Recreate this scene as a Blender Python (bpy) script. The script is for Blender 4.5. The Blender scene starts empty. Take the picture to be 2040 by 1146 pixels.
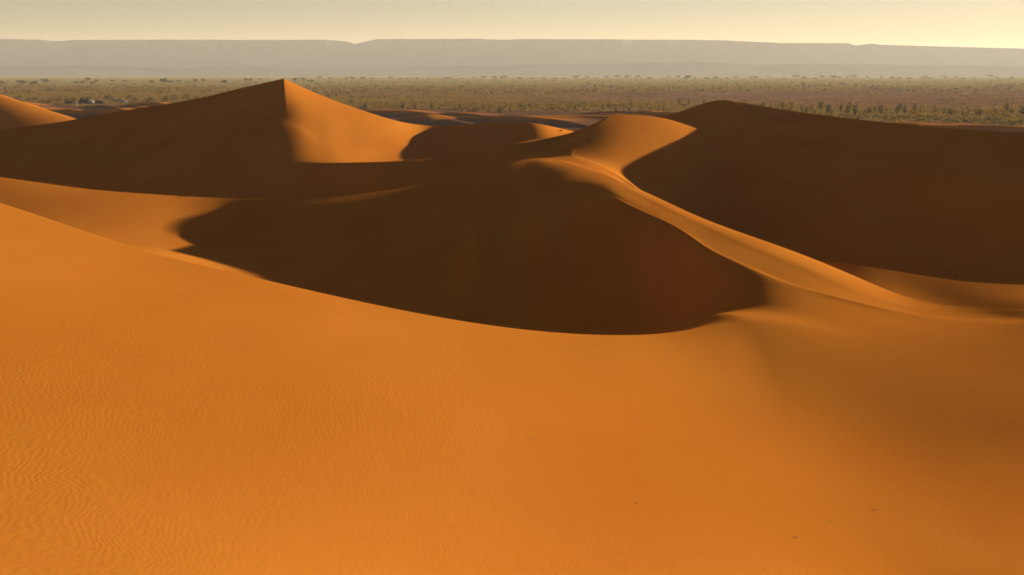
import bpy, bmesh, math, random
import numpy as np
from mathutils import Vector

R = math.radians
scene = bpy.context.scene
COL = scene.collection

# ------------------------------------------------------------------ camera
F = 2462.0                      # focal length in photo pixels (photo is 2040 x 1146)
PITCH = math.atan((573 - 145) / F)
cam_d = bpy.data.cameras.new('camera')
cam = bpy.data.objects.new('camera', cam_d)
COL.objects.link(cam)
cam.location = (0, 0, 0)
cam.rotation_euler = (math.pi / 2 - PITCH, 0, 0)
cam_d.sensor_fit = 'HORIZONTAL'
cam_d.sensor_width = 36.0
cam_d.lens = 36.0 * F / 2040.0
cam_d.clip_start = 0.1
cam_d.clip_end = 60000
scene.camera = cam
PLAIN = -20.0                   # the plain lies 20 m below the eye

# ------------------------------------------------------------------ sky and sun
SUN_AZ, SUN_EL = 49.2, 8.3      # degrees right of the view axis, degrees up
world = bpy.data.worlds.new('World')
scene.world = world
world.use_nodes = True
wn = world.node_tree
wn.nodes.clear()
sky = wn.nodes.new('ShaderNodeTexSky')
sky.sky_type = 'NISHITA'
sky.sun_disc = False
sky.sun_elevation = R(SUN_EL)
sky.sun_rotation = R(SUN_AZ)
sky.altitude = 600
sky.air_density = 1.0
sky.dust_density = 0.18
sky.ozone_density = 1.0
tint = wn.nodes.new('ShaderNodeMix')
tint.data_type = 'RGBA'
tint.blend_type = 'MULTIPLY'
tint.inputs[0].default_value = 1.0
tint.inputs[7].default_value = (0.655, 0.562, 0.590, 1)
bg = wn.nodes.new('ShaderNodeBackground')
bg.inputs['Strength'].default_value = 0.05
wo = wn.nodes.new('ShaderNodeOutputWorld')
wn.links.new(sky.outputs[0], tint.inputs[6])
wn.links.new(tint.outputs[2], bg.inputs['Color'])
wn.links.new(bg.outputs[0], wo.inputs['Surface'])

sun_d = bpy.data.lights.new('sun', 'SUN')
sun_d.energy = 5.0
sun_d.angle = R(0.6)
sun_d.color = (1.0, 0.955, 0.82)
sun = bpy.data.objects.new('sun', sun_d)
COL.objects.link(sun)
sv = Vector((math.sin(R(SUN_AZ)) * math.cos(R(SUN_EL)), math.cos(R(SUN_AZ)) * math.cos(R(SUN_EL)), math.sin(R(SUN_EL))))
sun.rotation_euler = (-sv).to_track_quat('-Z', 'Y').to_euler()
sun.location = (60, 20, 30)

vs = scene.view_settings
vs.view_transform = 'Standard'
vs.look = 'None'
vs.gamma = 1.0
vs.exposure = 1.42
vs.use_curve_mapping = False
scene.cycles.use_denoising = True
scene.cycles.max_bounces = 10
scene.cycles.diffuse_bounces = 5
scene.cycles.volume_bounces = 1

# ------------------------------------------------------------------ helpers
def ray(u, v):
    """photo pixel -> direction (x, y, z) with y = 1"""
    a, b = (u - 1020) / F, (v - 573) / F
    c, s = math.cos(PITCH), math.sin(PITCH)
    y = c - b * s
    return a / y, (-s - b * c) / y

def at(u, v, Y):
    x, z = ray(u, v)
    return x * Y, Y, z * Y

def on_plain(u, v):
    x, z = ray(u, v)
    Y = PLAIN / z
    return x * Y, Y, PLAIN

def mesh_obj(name, verts, faces, mats, parent=None, smooth=False):
    me = bpy.data.meshes.new(name)
    me.from_pydata([tuple(v) for v in verts], [], faces)
    for m in (mats if isinstance(mats, (list, tuple)) else [mats]):
        me.materials.append(m)
    if smooth:
        me.shade_smooth()
    o = bpy.data.objects.new(name, me)
    COL.objects.link(o)
    if parent:
        o.parent = parent
    return o

def grid_obj(name, P, mat, kind=None):
    """P: (rows, cols, 3) array -> one smooth quad sheet"""
    nr, nc = P.shape[:2]
    me = bpy.data.meshes.new(name)
    me.vertices.add(nr * nc)
    me.vertices.foreach_set('co', P.reshape(-1).astype(np.float32))
    i = np.arange(nr * nc).reshape(nr, nc)
    q = np.stack([i[:-1, :-1], i[:-1, 1:], i[1:, 1:], i[1:, :-1]], -1).reshape(-1, 4)
    nf = len(q)
    me.loops.add(nf * 4)
    me.loops.foreach_set('vertex_index', q.reshape(-1).astype(np.int32))
    me.polygons.add(nf)
    me.polygons.foreach_set('loop_start', np.arange(0, nf * 4, 4, dtype=np.int32))
    me.polygons.foreach_set('use_smooth', np.ones(nf, dtype=bool))
    me.update(calc_edges=True)
    me.validate()
    me.materials.append(mat)
    o = bpy.data.objects.new(name, me)
    COL.objects.link(o)
    if kind:
        o['kind'] = kind
    return o

def nat_spline(x, y, xq):
    """natural cubic spline, linear outside"""
    x = np.asarray(x, float); y = np.asarray(y, float)
    n = len(x)
    if n == 1:
        return np.full_like(xq, y[0])
    h = np.diff(x)
    A = np.eye(n); b = np.zeros(n)
    for i in range(1, n - 1):
        A[i, i - 1] = h[i - 1]; A[i, i] = 2 * (h[i - 1] + h[i]); A[i, i + 1] = h[i]
        b[i] = 6 * ((y[i + 1] - y[i]) / h[i] - (y[i] - y[i - 1]) / h[i - 1])
    M = np.linalg.solve(A, b)
    k = np.clip(np.searchsorted(x, xq) - 1, 0, n - 2)
    t = np.clip(xq, x[0], x[-1])
    d0 = t - x[k]; d1 = x[k + 1] - t
    r = M[k] * d1 ** 3 / (6 * h[k]) + M[k + 1] * d0 ** 3 / (6 * h[k]) \
        + (y[k] / h[k] - M[k] * h[k] / 6) * d1 + (y[k + 1] / h[k] - M[k + 1] * h[k] / 6) * d0
    return r

def hermite_c1(x, y, xq):
    """monotone (PCHIP) interpolation for slopes: never overshoots"""
    x = np.asarray(x, float); y = np.asarray(y, float)
    n = len(x)
    h = np.diff(x); d = np.diff(y) / h
    m = np.zeros(n)
    for i in range(1, n - 1):
        if d[i - 1] * d[i] > 0:
            w1 = 2 * h[i] + h[i - 1]; w2 = h[i] + 2 * h[i - 1]
            m[i] = (w1 + w2) / (w1 / d[i - 1] + w2 / d[i])
    k = np.clip(np.searchsorted(x, xq) - 1, 0, n - 2)
    t = np.clip((np.clip(xq, x[0], x[-1]) - x[k]) / h[k], 0, 1)
    return (2 * t**3 - 3 * t**2 + 1) * y[k] + (t**3 - 2 * t**2 + t) * h[k] * m[k] \
        + (-2 * t**3 + 3 * t**2) * y[k + 1] + (t**3 - t**2) * h[k] * m[k + 1]

# value noise for gentle unevenness
def vnoise(x, y, seed=0):
    xi = np.floor(x).astype(np.int64); yi = np.floor(y).astype(np.int64)
    fx = x - xi; fy = y - yi
    fx = fx * fx * fx * (fx * (fx * 6 - 15) + 10); fy = fy * fy * fy * (fy * (fy * 6 - 15) + 10)
    def hsh(a, b):
        n = (a * 374761393 + b * 668265263 + seed * 974634777) & 0x7fffffff
        n = ((n ^ (n >> 13)) * 1274126177) & 0x7fffffff
        return ((n ^ (n >> 16)) & 0xffff) / 65535.0 * 2 - 1
    a = hsh(xi, yi); b = hsh(xi + 1, yi); c = hsh(xi, yi + 1); d = hsh(xi + 1, yi + 1)
    return (a * (1 - fx) + b * fx) * (1 - fy) + (c * (1 - fx) + d * fx) * fy

# ------------------------------------------------------------------ materials
def new_mat(name):
    m = bpy.data.materials.new(name)
    m.use_nodes = True
    nt = m.node_tree
    bsdf = nt.nodes['Principled BSDF']
    bsdf.inputs['Roughness'].default_value = 0.9
    bsdf.inputs['Specular IOR Level'].default_value = 0.1
    return m, nt, bsdf

def node(nt, kind, **kw):
    n = nt.nodes.new(kind)
    for k, v in kw.items():
        setattr(n, k, v)
    return n

def ramp(nt, stops):
    n = nt.nodes.new('ShaderNodeValToRGB')
    e = n.color_ramp.elements
    while len(e) > 1:
        e.remove(e[-1])
    e[0].position, e[0].color = stops[0]
    for p, c in stops[1:]:
        q = e.new(p); q.color = c
    return n

def sand_material():
    m, nt, bs = new_mat('sand')
    L = nt.links.new
    geo = node(nt, 'ShaderNodeNewGeometry')
    pos = geo.outputs['Position']
    def noise(vec, scale, detail=2.0, rough=0.5, dist=0.0):
        n = node(nt, 'ShaderNodeTexNoise')
        n.inputs['Scale'].default_value = scale
        n.inputs['Detail'].default_value = detail
        n.inputs['Roughness'].default_value = rough
        n.inputs['Distortion'].default_value = dist
        L(vec, n.inputs['Vector'])
        return n
    def mth(op, a, b=None, c=None):
        n = node(nt, 'ShaderNodeMath', operation=op)
        for i, x in enumerate((a, b, c)):
            if x is None:
                continue
            if isinstance(x, (int, float)):
                n.inputs[i].default_value = x
            else:
                L(x, n.inputs[i])
        return n.outputs[0]
    def mapping(vec, scale, rot=(0, 0, 0)):
        n = node(nt, 'ShaderNodeMapping')
        n.inputs['Scale'].default_value = scale
        n.inputs['Rotation'].default_value = rot
        L(vec, n.inputs['Vector'])
        return n.outputs[0]
    # colour: broad drifts of finer and coarser grain, streaked along the wind, and single dark grains
    n1 = noise(mapping(pos, (1.0, 0.45, 1.0), (0, 0, 0.5)), 0.10, 5, 0.55)
    r1 = ramp(nt, [(0.25, (0.418, 0.1165, 0.0130, 1)), (0.5, (0.458, 0.1378, 0.0154, 1)), (0.75, (0.500, 0.1600, 0.0187, 1))])
    L(n1.outputs['Fac'], r1.inputs['Fac'])
    n2 = noise(pos, 9.0, 4, 0.7)
    r2 = ramp(nt, [(0.25, (0.93, 0.92, 0.90, 1)), (0.75, (1.05, 1.05, 1.06, 1))])
    L(n2.outputs['Fac'], r2.inputs['Fac'])
    mx = node(nt, 'ShaderNodeMix', data_type='RGBA', blend_type='MULTIPLY')
    mx.inputs[0].default_value = 1.0
    L(r1.outputs['Color'], mx.inputs[6]); L(r2.outputs['Color'], mx.inputs[7])
    L(mx.outputs[2], bs.inputs['Base Color'])
    bs.inputs['Roughness'].default_value = 1.0
    bs.inputs['Specular IOR Level'].default_value = 0.0
    # wind ripples: bands about 12 cm apart that wander, fork and die out
    sep = node(nt, 'ShaderNodeSeparateXYZ'); L(pos, sep.inputs[0])
    wa = noise(pos, 0.35, 2).outputs['Fac']
    wb = noise(pos, 1.3, 2).outputs['Fac']
    wc = noise(pos, 0.045, 1).outputs['Fac']
    ang = mth('MULTIPLY_ADD', wc, 5.0, -2.75)            # the bands turn slowly across the slope
    cx = mth('MULTIPLY', sep.outputs[0], mth('COSINE', ang))
    cy = mth('MULTIPLY', sep.outputs[1], mth('SINE', ang))
    base = mth('ADD', mth('MULTIPLY', sep.outputs[0], 1.0), mth('MULTIPLY', sep.outputs[1], 0.18))
    warp = mth('ADD', mth('MULTIPLY', wa, 2.3), mth('MULTIPLY', wb, 0.42))
    ph = mth('MULTIPLY', mth('ADD', base, warp), 2 * math.pi / 0.135)
    band = mth('SINE', ph)
    nz = noise(mapping(pos, (1.0, 0.28, 1.0), (0, 0, 0.15)), 6.5, 2, 0.5, 0.6).outputs['Fac']
    rip = mth('ADD', mth('MULTIPLY', band, 0.24), mth('MULTIPLY', mth('SUBTRACT', nz, 0.5), 2.4))
    amt = node(nt, 'ShaderNodeMapRange', interpolation_type='SMOOTHSTEP')
    amt.inputs['From Min'].default_value = 0.36; amt.inputs['From Max'].default_value = 0.60
    amt.inputs['To Min'].default_value = 0.45; amt.inputs['To Max'].default_value = 1.0
    L(noise(mapping(pos, (1, 0.6, 1)), 0.11, 3).outputs['Fac'], amt.inputs['Value'])
    # the gravelly ripples belong to the near windward slope; the slip faces beyond are smooth
    far = node(nt, 'ShaderNodeMapRange', interpolation_type='SMOOTHSTEP')
    far.inputs['From Min'].default_value = 30.0; far.inputs['From Max'].default_value = 75.0
    far.inputs['To Min'].default_value = 1.0; far.inputs['To Max'].default_value = 0.12
    L(sep.outputs[1], far.inputs['Value'])
    h1 = mth('MULTIPLY', rip, mth('MULTIPLY', amt.outputs[0], far.outputs[0]))
    # broad shallow undulation of the surface
    h2 = mth('MULTIPLY', noise(mapping(pos, (1, 0.5, 1), (0, 0, 0.4)), 0.55, 3, 0.5).outputs['Fac'], 3.0)
    h3 = mth('MULTIPLY', noise(pos, 60.0, 2, 0.6).outputs['Fac'], 0.10)
    bp = node(nt, 'ShaderNodeBump')
    bp.inputs['Strength'].default_value = 1.0
    bp.inputs['Distance'].default_value = 0.0025
    L(mth('ADD', mth('ADD', h1, h2), h3), bp.inputs['Height'])
    L(bp.outputs[0], bs.inputs['Normal'])
    return m

M_SAND = sand_material()

def low_dune_material():
    """the same sand on the crests, darker gravelly earth in the flats between them"""
    m = M_SAND.copy(); m.name = 'sand_and_gravel'
    nt = m.node_tree; L = nt.links.new
    bs = nt.nodes['Principled BSDF']
    src = bs.inputs['Base Color'].links[0].from_socket
    geo = node(nt, 'ShaderNodeNewGeometry')
    sep = node(nt, 'ShaderNodeSeparateXYZ'); L(geo.outputs['Position'], sep.inputs[0])
    n = node(nt, 'ShaderNodeTexNoise'); n.inputs['Scale'].default_value = 0.05; n.inputs['Detail'].default_value = 5
    L(geo.outputs['Position'], n.inputs['Vector'])
    ad = node(nt, 'ShaderNodeMath', operation='MULTIPLY_ADD'); ad.inputs[1].default_value = 1.6
    L(n.outputs['Fac'], ad.inputs[0]); L(sep.outputs[2], ad.inputs[2])
    mr = node(nt, 'ShaderNodeMapRange', interpolation_type='SMOOTHSTEP')
    mr.inputs['From Min'].default_value = PLAIN + 2.2; mr.inputs['From Max'].default_value = PLAIN + 4.0
    L(ad.outputs[0], mr.inputs['Value'])
    mx = node(nt, 'ShaderNodeMix', data_type='RGBA')
    mx.inputs[6].default_value = (0.165, 0.071, 0.0366, 1)
    L(mr.outputs[0], mx.inputs[0]); L(src, mx.inputs[7]); L(mx.outputs[2], bs.inputs['Base Color'])
    return m
M_LOW = low_dune_material()

# ------------------------------------------------------------------ the dunes, lofted between crest and hollow lines
# every knot: (u, v, Y, slope before, slope behind [, t]) - a photo direction and its ground distance; or ('w', X, Y, Z, sf, sb)
Y0 = 40.0
def K(u, v, Y, sf, sb=None, t=None, corner=False):
    X, Yy, Z = at(u, v, Y)
    return [X, Yy, Z, sf, sf if sb is None else sb, X / (Y + Y0) if t is None else t, corner]
def W(X, Y, Z, sf, sb=None, t=None):
    return [X, Y, Z, sf, sf if sb is None else sb, X / (Y + Y0) if t is None else t, False]

A = None             # slope taken from the neighbouring lines
# the near part of the long ridge: crest points, so that its rounded flank can be set out across it
RIDGE = sorted([at(u, v, Y) for u, v, Y in ((1080, 315, 134), (1150, 331, 130), (1220, 354, 124), (1280, 380, 116), (1400, 435, 98), (1500, 472, 85), (1600, 508, 74), (1700, 549, 66), (1800, 590, 58.5), (1860, 605, 55.5))], key=lambda p: p[1])
def S(Y, w, d):
    """a point w metres left of the ridge crest and d below it"""
    ys = [p[1] for p in RIDGE]
    x = float(np.interp(Y, ys, [p[0] for p in RIDGE])); z = float(np.interp(Y, ys, [p[2] for p in RIDGE]))
    return W(x - w, Y, z - d, A, None, x / (Y + Y0))
#LINES_BEGIN
T_PK = -0.155        # column of the pyramid peak
T_F6 = 0.05          # column of the middle peak
LINES = [
 ('behind', 8, [
   [-12, -30, -6, 0.1, 0.1, -1.2, 0], [0, -30, -6, 0.1, 0.1, 0, 0], [12, -30, -6, 0.1, 0.1, 1.2, 0],
 ]),
 ('feet', 24, [
   [-40, 0, 1.498, -0.1, -0.1, -1, 0], [-12, 0, -0.802, -0.2, -0.2, -0.3, 0], [0, 0, -1.753, -0.25, -0.25, 0, 0], [12, 0, -2.6, -0.28, -0.28, 0.3, 0], [40, 0, -3.001, -0.25, -0.25, 1, 0],
 ]),
 ('near', 40, [
   [-60, 16, 1.008, -0.05, -0.05, -1.0714, 0], [-25, 16, -4.07, -0.2, -0.2, -0.4464, 0], [-6.79, 15.46, -6.272, -0.115, -0.115, -0.1252, 0], [-3.72, 16.68, -6.796, -0.154, -0.154, -0.0666, 0], [0, 18.21, -7.627, -0.167, -0.167, 0, 0],
   [4.2, 20.38, -8.511, -0.179, -0.179, 0.0701, 0], [7.12, 21.23, -8.939, -0.165, -0.165, 0.1172, 0], [9.37, 21.39, -8.913, -0.192, -0.192, 0.1546, 0], [25, 22, -8.78, -0.2, -0.2, 0.4032, 0], [60, 19, -6.893, -0.1, -0.1, 1.0169, 0],
 ]),
 ('slope', 40, [
   [-70, 24, 0.985, 0, 0, -1.0938, 0], [-30, 24, -3.595, 0.02, 0.02, -0.4688, 0], [-9.91, 23.1, -6.372, -0.015, -0.015, -0.1608, 0], [-5.52, 25.21, -7.157, -0.024, -0.024, -0.0865, 0], [0, 29.04, -8.388, -0.029, -0.029, 0, 0],
   [5.26, 32.81, -9.621, -0.058, -0.058, 0.0721, 0], [9.75, 34.07, -10.253, -0.021, -0.021, 0.1303, 0], [14.59, 34.02, -10.199, -0.009, -0.009, 0.1939, 0], [28, 33, -9.796, -0.02, -0.02, 0.3836, 0], [60, 30, -7.194, 0, 0, 0.8571, 0],
 ]),
 ('front_crest', 50, [
   [-100, 58, 0.012, 0.1, -0.4, -1.0204, 0], [-45, 57, -2.957, 0.06, -0.5, -0.4639, 0], [-22.71, 54.67, -5.705, 0.056, -0.5, -0.2387, 0], [-15.93, 50.52, -6.995, 0.008, -0.5, -0.1768, 0], [-10.59, 47.67, -7.769, -0.016, -0.5, -0.1218, 0],
   [-6.11, 46.25, -8.507, -0.066, -0.5, -0.0716, 0], [-2.22, 44.42, -8.902, -0.068, -0.5, -0.0268, 0], [1.49, 44.73, -9.454, -0.096, -0.5, 0.018, 0], [4.03, 46.26, -9.891, -0.122, -0.45, 0.0473, 0], [6.19, 48.07, -10.179, -0.102, -0.33, 0.0702, 0],
   [8.04, 49.71, -10.273, -0.072, -0.18, 0.0888, 0], [9.92, 49.86, -10.178, -0.022, -0.022, 0.1092, 0], [13.55, 47.98, -10.262, -0.024, -0.024, 0.1525, 0], [19.53, 46.05, -10.279, -0.009, -0.009, 0.2209, 0], [35, 42, -8.711, 0, 0, 0.4268, 0],
   [80, 42, -5.047, 0, 0, 0.9756, 0],
 ]),
 ('bowl', 60, [
   [-120, 82, -8.002, 0, 0, -0.9836, 0], [-65, 84, -11.009, 0, 0, -0.5242, 0], [-37.70, 90.00, -13.200, 0.007, 0.007, -0.2826, 0], [-28.50, 90.00, -13.800, 0.01, 0.01, -0.2131, 0], [-20.00, 88.00, -15.700, 0.006, 0.006, -0.1493, 0],
   [-10.55, 79.65, -15.836, -0.004, -0.004, -0.0883, 0], [-3.82, 76.71, -16.205, -0.009, -0.009, -0.0328, 0], [2.47, 74.28, -16.057, -0.006, -0.006, 0.0216, 0], [6.21, 71.17, -15.202, -0.014, -0.014, 0.0555, 0], [8.31, 68, -14.016, A, A, 0.088, 0],
   [9.94, 63.84, -12.137, A, A, 0.112, 0], [11.42, 60.16, -10.981, A, A, 0.133, 0], [13.00, 58.32, -10.602, A, A, 0.154, 0], [15.43, 56.3, -10.628, A, A, 0.178, 0], [18.94, 52.46, -10.632, A, A, 0.206, 0],
   [21.45, 50.74, -10.375, A, A, 0.2316, 0], [40, 47, -8.604, 0, 0, 0.4598, 0], [90, 46, -4.98, 0, 0, 1.0465, 0],
 ]),
 ('shoulder', 40, [
   [-125, 99, -7.9, 0.1, 0.1, -0.8993, 0], [-78, 101, -11.437, 0.08, 0.08, -0.5532, 0], [-47.07, 112.96, -13.951, 0.05, 0.05, -0.3002, 0], [-36.94, 117.19, -15.319, 0.024, 0.024, -0.2282, 0], [-26.90, 122.00, -16.180, 0.044, 0.044, -0.1602, 0],
   [-14.03, 107.24, -14.868, 0.112, 0.112, -0.0951, 0], [-5.50, 112.00, -13.650, 0.155, 0.155, -0.036, 0], [-1.10, 119.00, -12.200, A, A, -0.0061, 0], [2.00, 121.50, -11.350, A, A, 0.0123, 0], [4.60, 121.00, -10.850, A, A, 0.036, 0],
   [8.59, 118.79, -10.413, A, A, 0.0655, 0], [9.99, 108.39, -10.652, A, A, 0.085, 0], [11.55, 98.05, -10.936, A, A, 0.1063, 0], [12.12, 84.88, -10.724, A, A, 0.1278, 0], [12.36, 76.61, -10.839, A, A, 0.1465, 0],
   [12.92, 69.28, -10.617, A, A, 0.164, 0], [14.12, 62.85, -10.72, A, A, 0.1785, 0], [15.58, 58.92, -10.615, A, A, 0.19, 0], [17.06, 56.23, -10.774, A, A, 0.1999, 0], [20.61, 54.14, -10.787, A, A, 0.2168, 0],
   [22.36, 53, -10.515, A, A, 0.2385, 0], [43, 51, -8.836, 0, 0, 0.4725, 0], [92, 50, -5.999, 0, 0, 1.0222, 0],
 ]),
 ('ridge', 50, [
   [-130, 115, -2.994, 0.1, -0.4, -0.8387, 0], [-90, 118, -6.994, 0.15, -0.45, -0.5696, 0], [-52.61, 127.06, -10.57, 0.166, -0.5, -0.3118, 0], [-45.36, 128.26, -11.766, 0.157, -0.5, -0.269, 0], [-38.48, 131.32, -12.739, 0.151, -0.5, -0.2244, 0],
   [-31.17, 134.29, -13.468, 0.235, -0.5, -0.179, 0], [-25.15, 134.29, -13.52, 0.10, -0.5, -0.1447, 0], [-18.61, 134.47, -13.211, 0.045, -0.5, -0.1069, 0], [-12.1, 135.39, -12.474, 0.02, -0.4, -0.069, 0], [-6.62, 135.81, -11.464, 0.0, -0.3, -0.0375, 0],
   [-1.07, 131.50, -9.769, 0.06, -0.1, -0.0062, 0], [3.31, 136.08, -9.228, A, A, 0.0187, 0], [6.9, 131, -9.731, A, A, 0.0403, 0], [10.14, 125.5, -10.491, A, A, 0.0614, 0], [12.19, 115.18, -10.847, -0.107, -0.15, 0.0786, 0],
   [14.94, 96.25, -11.229, -0.162, -0.2, 0.1102, 0], [16.49, 83.9, -11.066, -0.167, -0.2, 0.1336, 0], [18.54, 77.91, -11.434, -0.157, -0.2, 0.1545, 0], [19.63, 70.19, -11.498, -0.158, -0.22, 0.1743, 0], [20.43, 63.42, -11.476, -0.099, -0.28, 0.1912, 0],
   [20.64, 59.48, -11.137, -0.045, -0.28, 0.2017, 0], [21.56, 56.71, -10.787, -0.018, -0.28, 0.2185, 0], [23.06, 54.65, -10.487, -0.02, -0.28, 0.2413, 0], [45, 53, -8.979, 0, -0.2, 0.4839, 0], [95, 53, -6.99, 0, -0.2, 1.0215, 0],
 ]),
 ('dip', 30, [
   [-140, 126, -10.005, -0.1, -0.1, -0.8434, 0], [-95, 126, -13.013, -0.1, -0.1, -0.5723, 0], [-56.66, 134.46, -13.222, -0.299, -0.299, -0.3177, 0], [-40.52, 136.16, -15.175, -0.299, -0.299, -0.2278, 0], [-27.07, 142.71, -16.361, -0.3, -0.3, -0.1466, 0],
   [-12.83, 141.71, -15.123, -0.2, -0.2, -0.0699, 0], [-6.85, 140.34, -13.435, -0.095, -0.095, -0.038, 0], [-1.11, 138.8, -10.291, 0.007, 0.007, -0.0063, 0], [3.05, 139.63, -9.498, A, A, 0.0187, 0], [5.83, 137.43, -9.667, A, A, 0.036, 0],
   [8.05, 134.81, -9.909, A, A, 0.0505, 0], [10.06, 131.89, -10.364, A, A, 0.0625, 0], [12.85, 121.4, -11.856, -0.148, -0.148, 0.0797, 0], [15.93, 102.46, -13.142, -0.199, -0.199, 0.112, 0], [17.61, 89.39, -12.987, -0.099, -0.099, 0.1363, 0],
   [18.74, 78.62, -12.397, 0.002, 0.002, 0.1583, 0], [19.68, 70.22, -11.984, 0.003, 0.003, 0.1788, 0], [20.78, 64.48, -12.016, 0.005, 0.005, 0.1983, 0], [21.86, 62.93, -12.128, 0.006, 0.006, 0.2111, 0], [25.37, 60.12, -11.596, 0.007, 0.007, 0.2532, 0],
   [53, 60, -10.914, 0, 0, 0.53, 0], [100, 60, -7.957, 0, 0, 1, 0],
 ]),
 ('sill', 40, [
   [-150, 134, -11, -0.1, -0.1, -0.8621, 0], [-100, 134, -16.5, -0.1, -0.1, -0.5747, 0], [-59.74, 140.31, -15.171, -0.05, -0.05, -0.3212, 0], [-42.59, 142.11, -17.145, -0.05, -0.05, -0.2294, 0], [-28.37, 148.6, -18.348, -0.05, -0.05, -0.1476, 0],
   [-13.48, 147.72, -17.136, -0.05, -0.05, -0.0704, 0], [-7.24, 148.11, -14.483, -0.029, -0.029, -0.0383, 0], [-1.2, 148.55, -11.369, -0.002, -0.002, -0.0063, 0], [2.81, 144.57, -9.864, A, A, 0.0187, 0], [5.46, 143.44, -9.721, A, A, 0.036, 0],
   [7.61, 141.72, -9.707, A, A, 0.0505, 0], [9.82, 139.22, -10.186, A, A, 0.0625, 0], [13.1, 123.96, -11.656, -0.038, -0.038, 0.0809, 0], [16.47, 105.82, -14.145, -0.206, -0.206, 0.1136, 0], [18.55, 94.16, -13.815, -0.053, -0.3, 0.1386, 0],
   [19.72, 82.8, -12.453, 0.027, -0.4, 0.1607, 0], [21.2, 75.89, -11.753, 0.043, -0.45, 0.1826, 0], [23.22, 72.4, -11.685, 0.06, -0.5, 0.2057, 0], [24.73, 69.83, -11.661, 0.053, -0.5, 0.2241, 0], [28.29, 67.31, -11.549, 0.056, -0.5, 0.2632, 0],
   [58, 68, -11.009, 0, -0.4, 0.537, 0], [105, 66, -8.003, 0, -0.4, 0.9906, 0],
 ]),
 ('hollow', 60, [
   [-160, 142, -13, 0.05, 0.05, -0.8791, 0], [-110, 142, -17, 0.05, 0.05, -0.6044, 0], [-63.37, 147.15, -15.415, 0.1, 0.1, -0.3251, 0], [-44.82, 149.08, -17.432, 0.1, 0.1, -0.2301, 0], [-29.69, 155.61, -18.65, 0.12, 0.12, -0.1475, 0],
   [-14.16, 154.73, -17.441, 0.12, 0.12, -0.0706, 0], [-7.32, 150.05, -13.712, 0.103, 0.103, -0.0385, 0], [-1.23, 152.07, -11.661, 0.086, 0.086, -0.0064, 0], [3.61, 151, -10.027, 0.108, 0.108, 0.026, 0], [6.98, 150, -9.446, 0.144, 0.144, 0.05, 1],
   [10.66, 147, -10.206, 0.142, 0.142, 0.068, 0], [15.19, 144.37, -12.201, 0.132, 0.132, 0.087, 0], [20.54, 132.28, -16.281, 0.066, 0.066, 0.1186, 0], [22.1, 112.1, -16.998, 0.002, 0.002, 0.1459, 0], [25, 104.69, -17.402, 0, 0, 0.1725, 0],
   [26.87, 95.82, -16.861, 0, 0, 0.198, 0], [31.26, 88.04, -16.016, 0.001, 0.001, 0.2441, 0], [35.39, 84.01, -15.42, 0.001, 0.001, 0.2853, 0], [70, 78, -14.005, 0, 0, 0.5932, 0], [120, 73, -11.001, 0, 0, 1.0619, 0],
 ]),
 ('back_crest', 50, [
   [-180, 172, -12, 0.1, 0.1, -0.8491, 0], [-120, 172, -14.5, 0.12, 0.12, -0.566, 0], [-71.11, 172.02, -12.57, 0.149, 0.149, -0.3354, 0], [-49.5, 169.53, -13.073, 0.169, 0.169, -0.2361, 0], [-37.04, 169.19, -12.705, 0.178, 0.178, -0.1768, 0],
   [-30.85, 170, -12.146, 0.179, 0.15, -0.155, 0], [-26.03, 169.06, -12.113, 0.22, 0, -0.1242, 0], [-21.81, 168.26, -12.022, 0.28, -0.2, -0.1046, 0], [-14.25, 167.58, -11.704, 0.301, -0.42, -0.0687, 0], [-6.9, 170.68, -10.887, 0.301, -0.45, -0.0327, 0],
   [2.05, 169.19, -9.158, 0.224, -0.4, 0.007, 0], [7.82, 176.19, -8.547, 0.206, -0.35, 0.027, 0], [11.18, 173.34, -7.089, 0.165, -0.3, 0.04, 0], [13.38, 167.94, -5.661, 0.13, -0.3, 0.05, 1], [15.73, 169.80, -5.621, 0.13, -0.3, 0.064, 0],
   [18.70, 172.00, -5.866, 0.13, -0.3, 0.082, 0], [23.19, 174.50, -6.789, 0.15, -0.25, 0.1083, 0], [27.06, 174.18, -8.1, 0.162, -0.05, 0.1259, 0], [30.64, 157.95, -9.12, 0.211, 0.211, 0.1542, 0], [36.95, 134.06, -9.904, 0.224, 0.224, 0.2119, 0],
   [41.39, 118.5, -10.195, 0.242, 0.242, 0.2609, 0], [44.93, 108.29, -10.198, 0.241, 0.241, 0.3027, 0], [80, 92, -9, 0.2, 0.2, 0.6061, 0], [130, 84, -8, 0.15, 0.15, 1.0484, 0],
 ]),
 ('lit_hollow', 50, [
   [-200, 195, -12.002, 0.08, 0.08, -0.8511, 0], [-140, 195, -13.003, 0.1, 0.1, -0.5957, 0], [-79.68, 193.17, -11.779, 0.12, 0.12, -0.3417, 0], [-55.98, 192.46, -10.582, 0.152, 0.152, -0.2407, 0], [-41.42, 190.31, -8.106, 0.176, 0.176, -0.1798, 0],
   [-34.56, 191.54, -7.269, 0.206, 0.206, -0.155, 0], [-28.04, 182.6, -10.39, 0.18, 0.18, -0.1267, 0], [-22.89, 176.62, -12.441, 0.085, 0.085, -0.1068, 0], [-15.57, 182.96, -13.324, -0.005, -0.005, -0.0701, 0], [-7.65, 189.06, -12.625, -0.006, -0.006, -0.0334, 0],
   [2.31, 190.83, -11.046, -0.004, -0.004, 0.01, 0], [8.56, 192.6, -10.328, -0.008, -0.008, 0.0368, 0], [16.24, 199.35, -8.743, -0.004, -0.004, 0.0679, 0], [21.61, 198.41, -8.756, -0.001, -0.001, 0.0907, 0], [25.92, 194.75, -8.52, 0.019, 0.019, 0.1104, 0],
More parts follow.
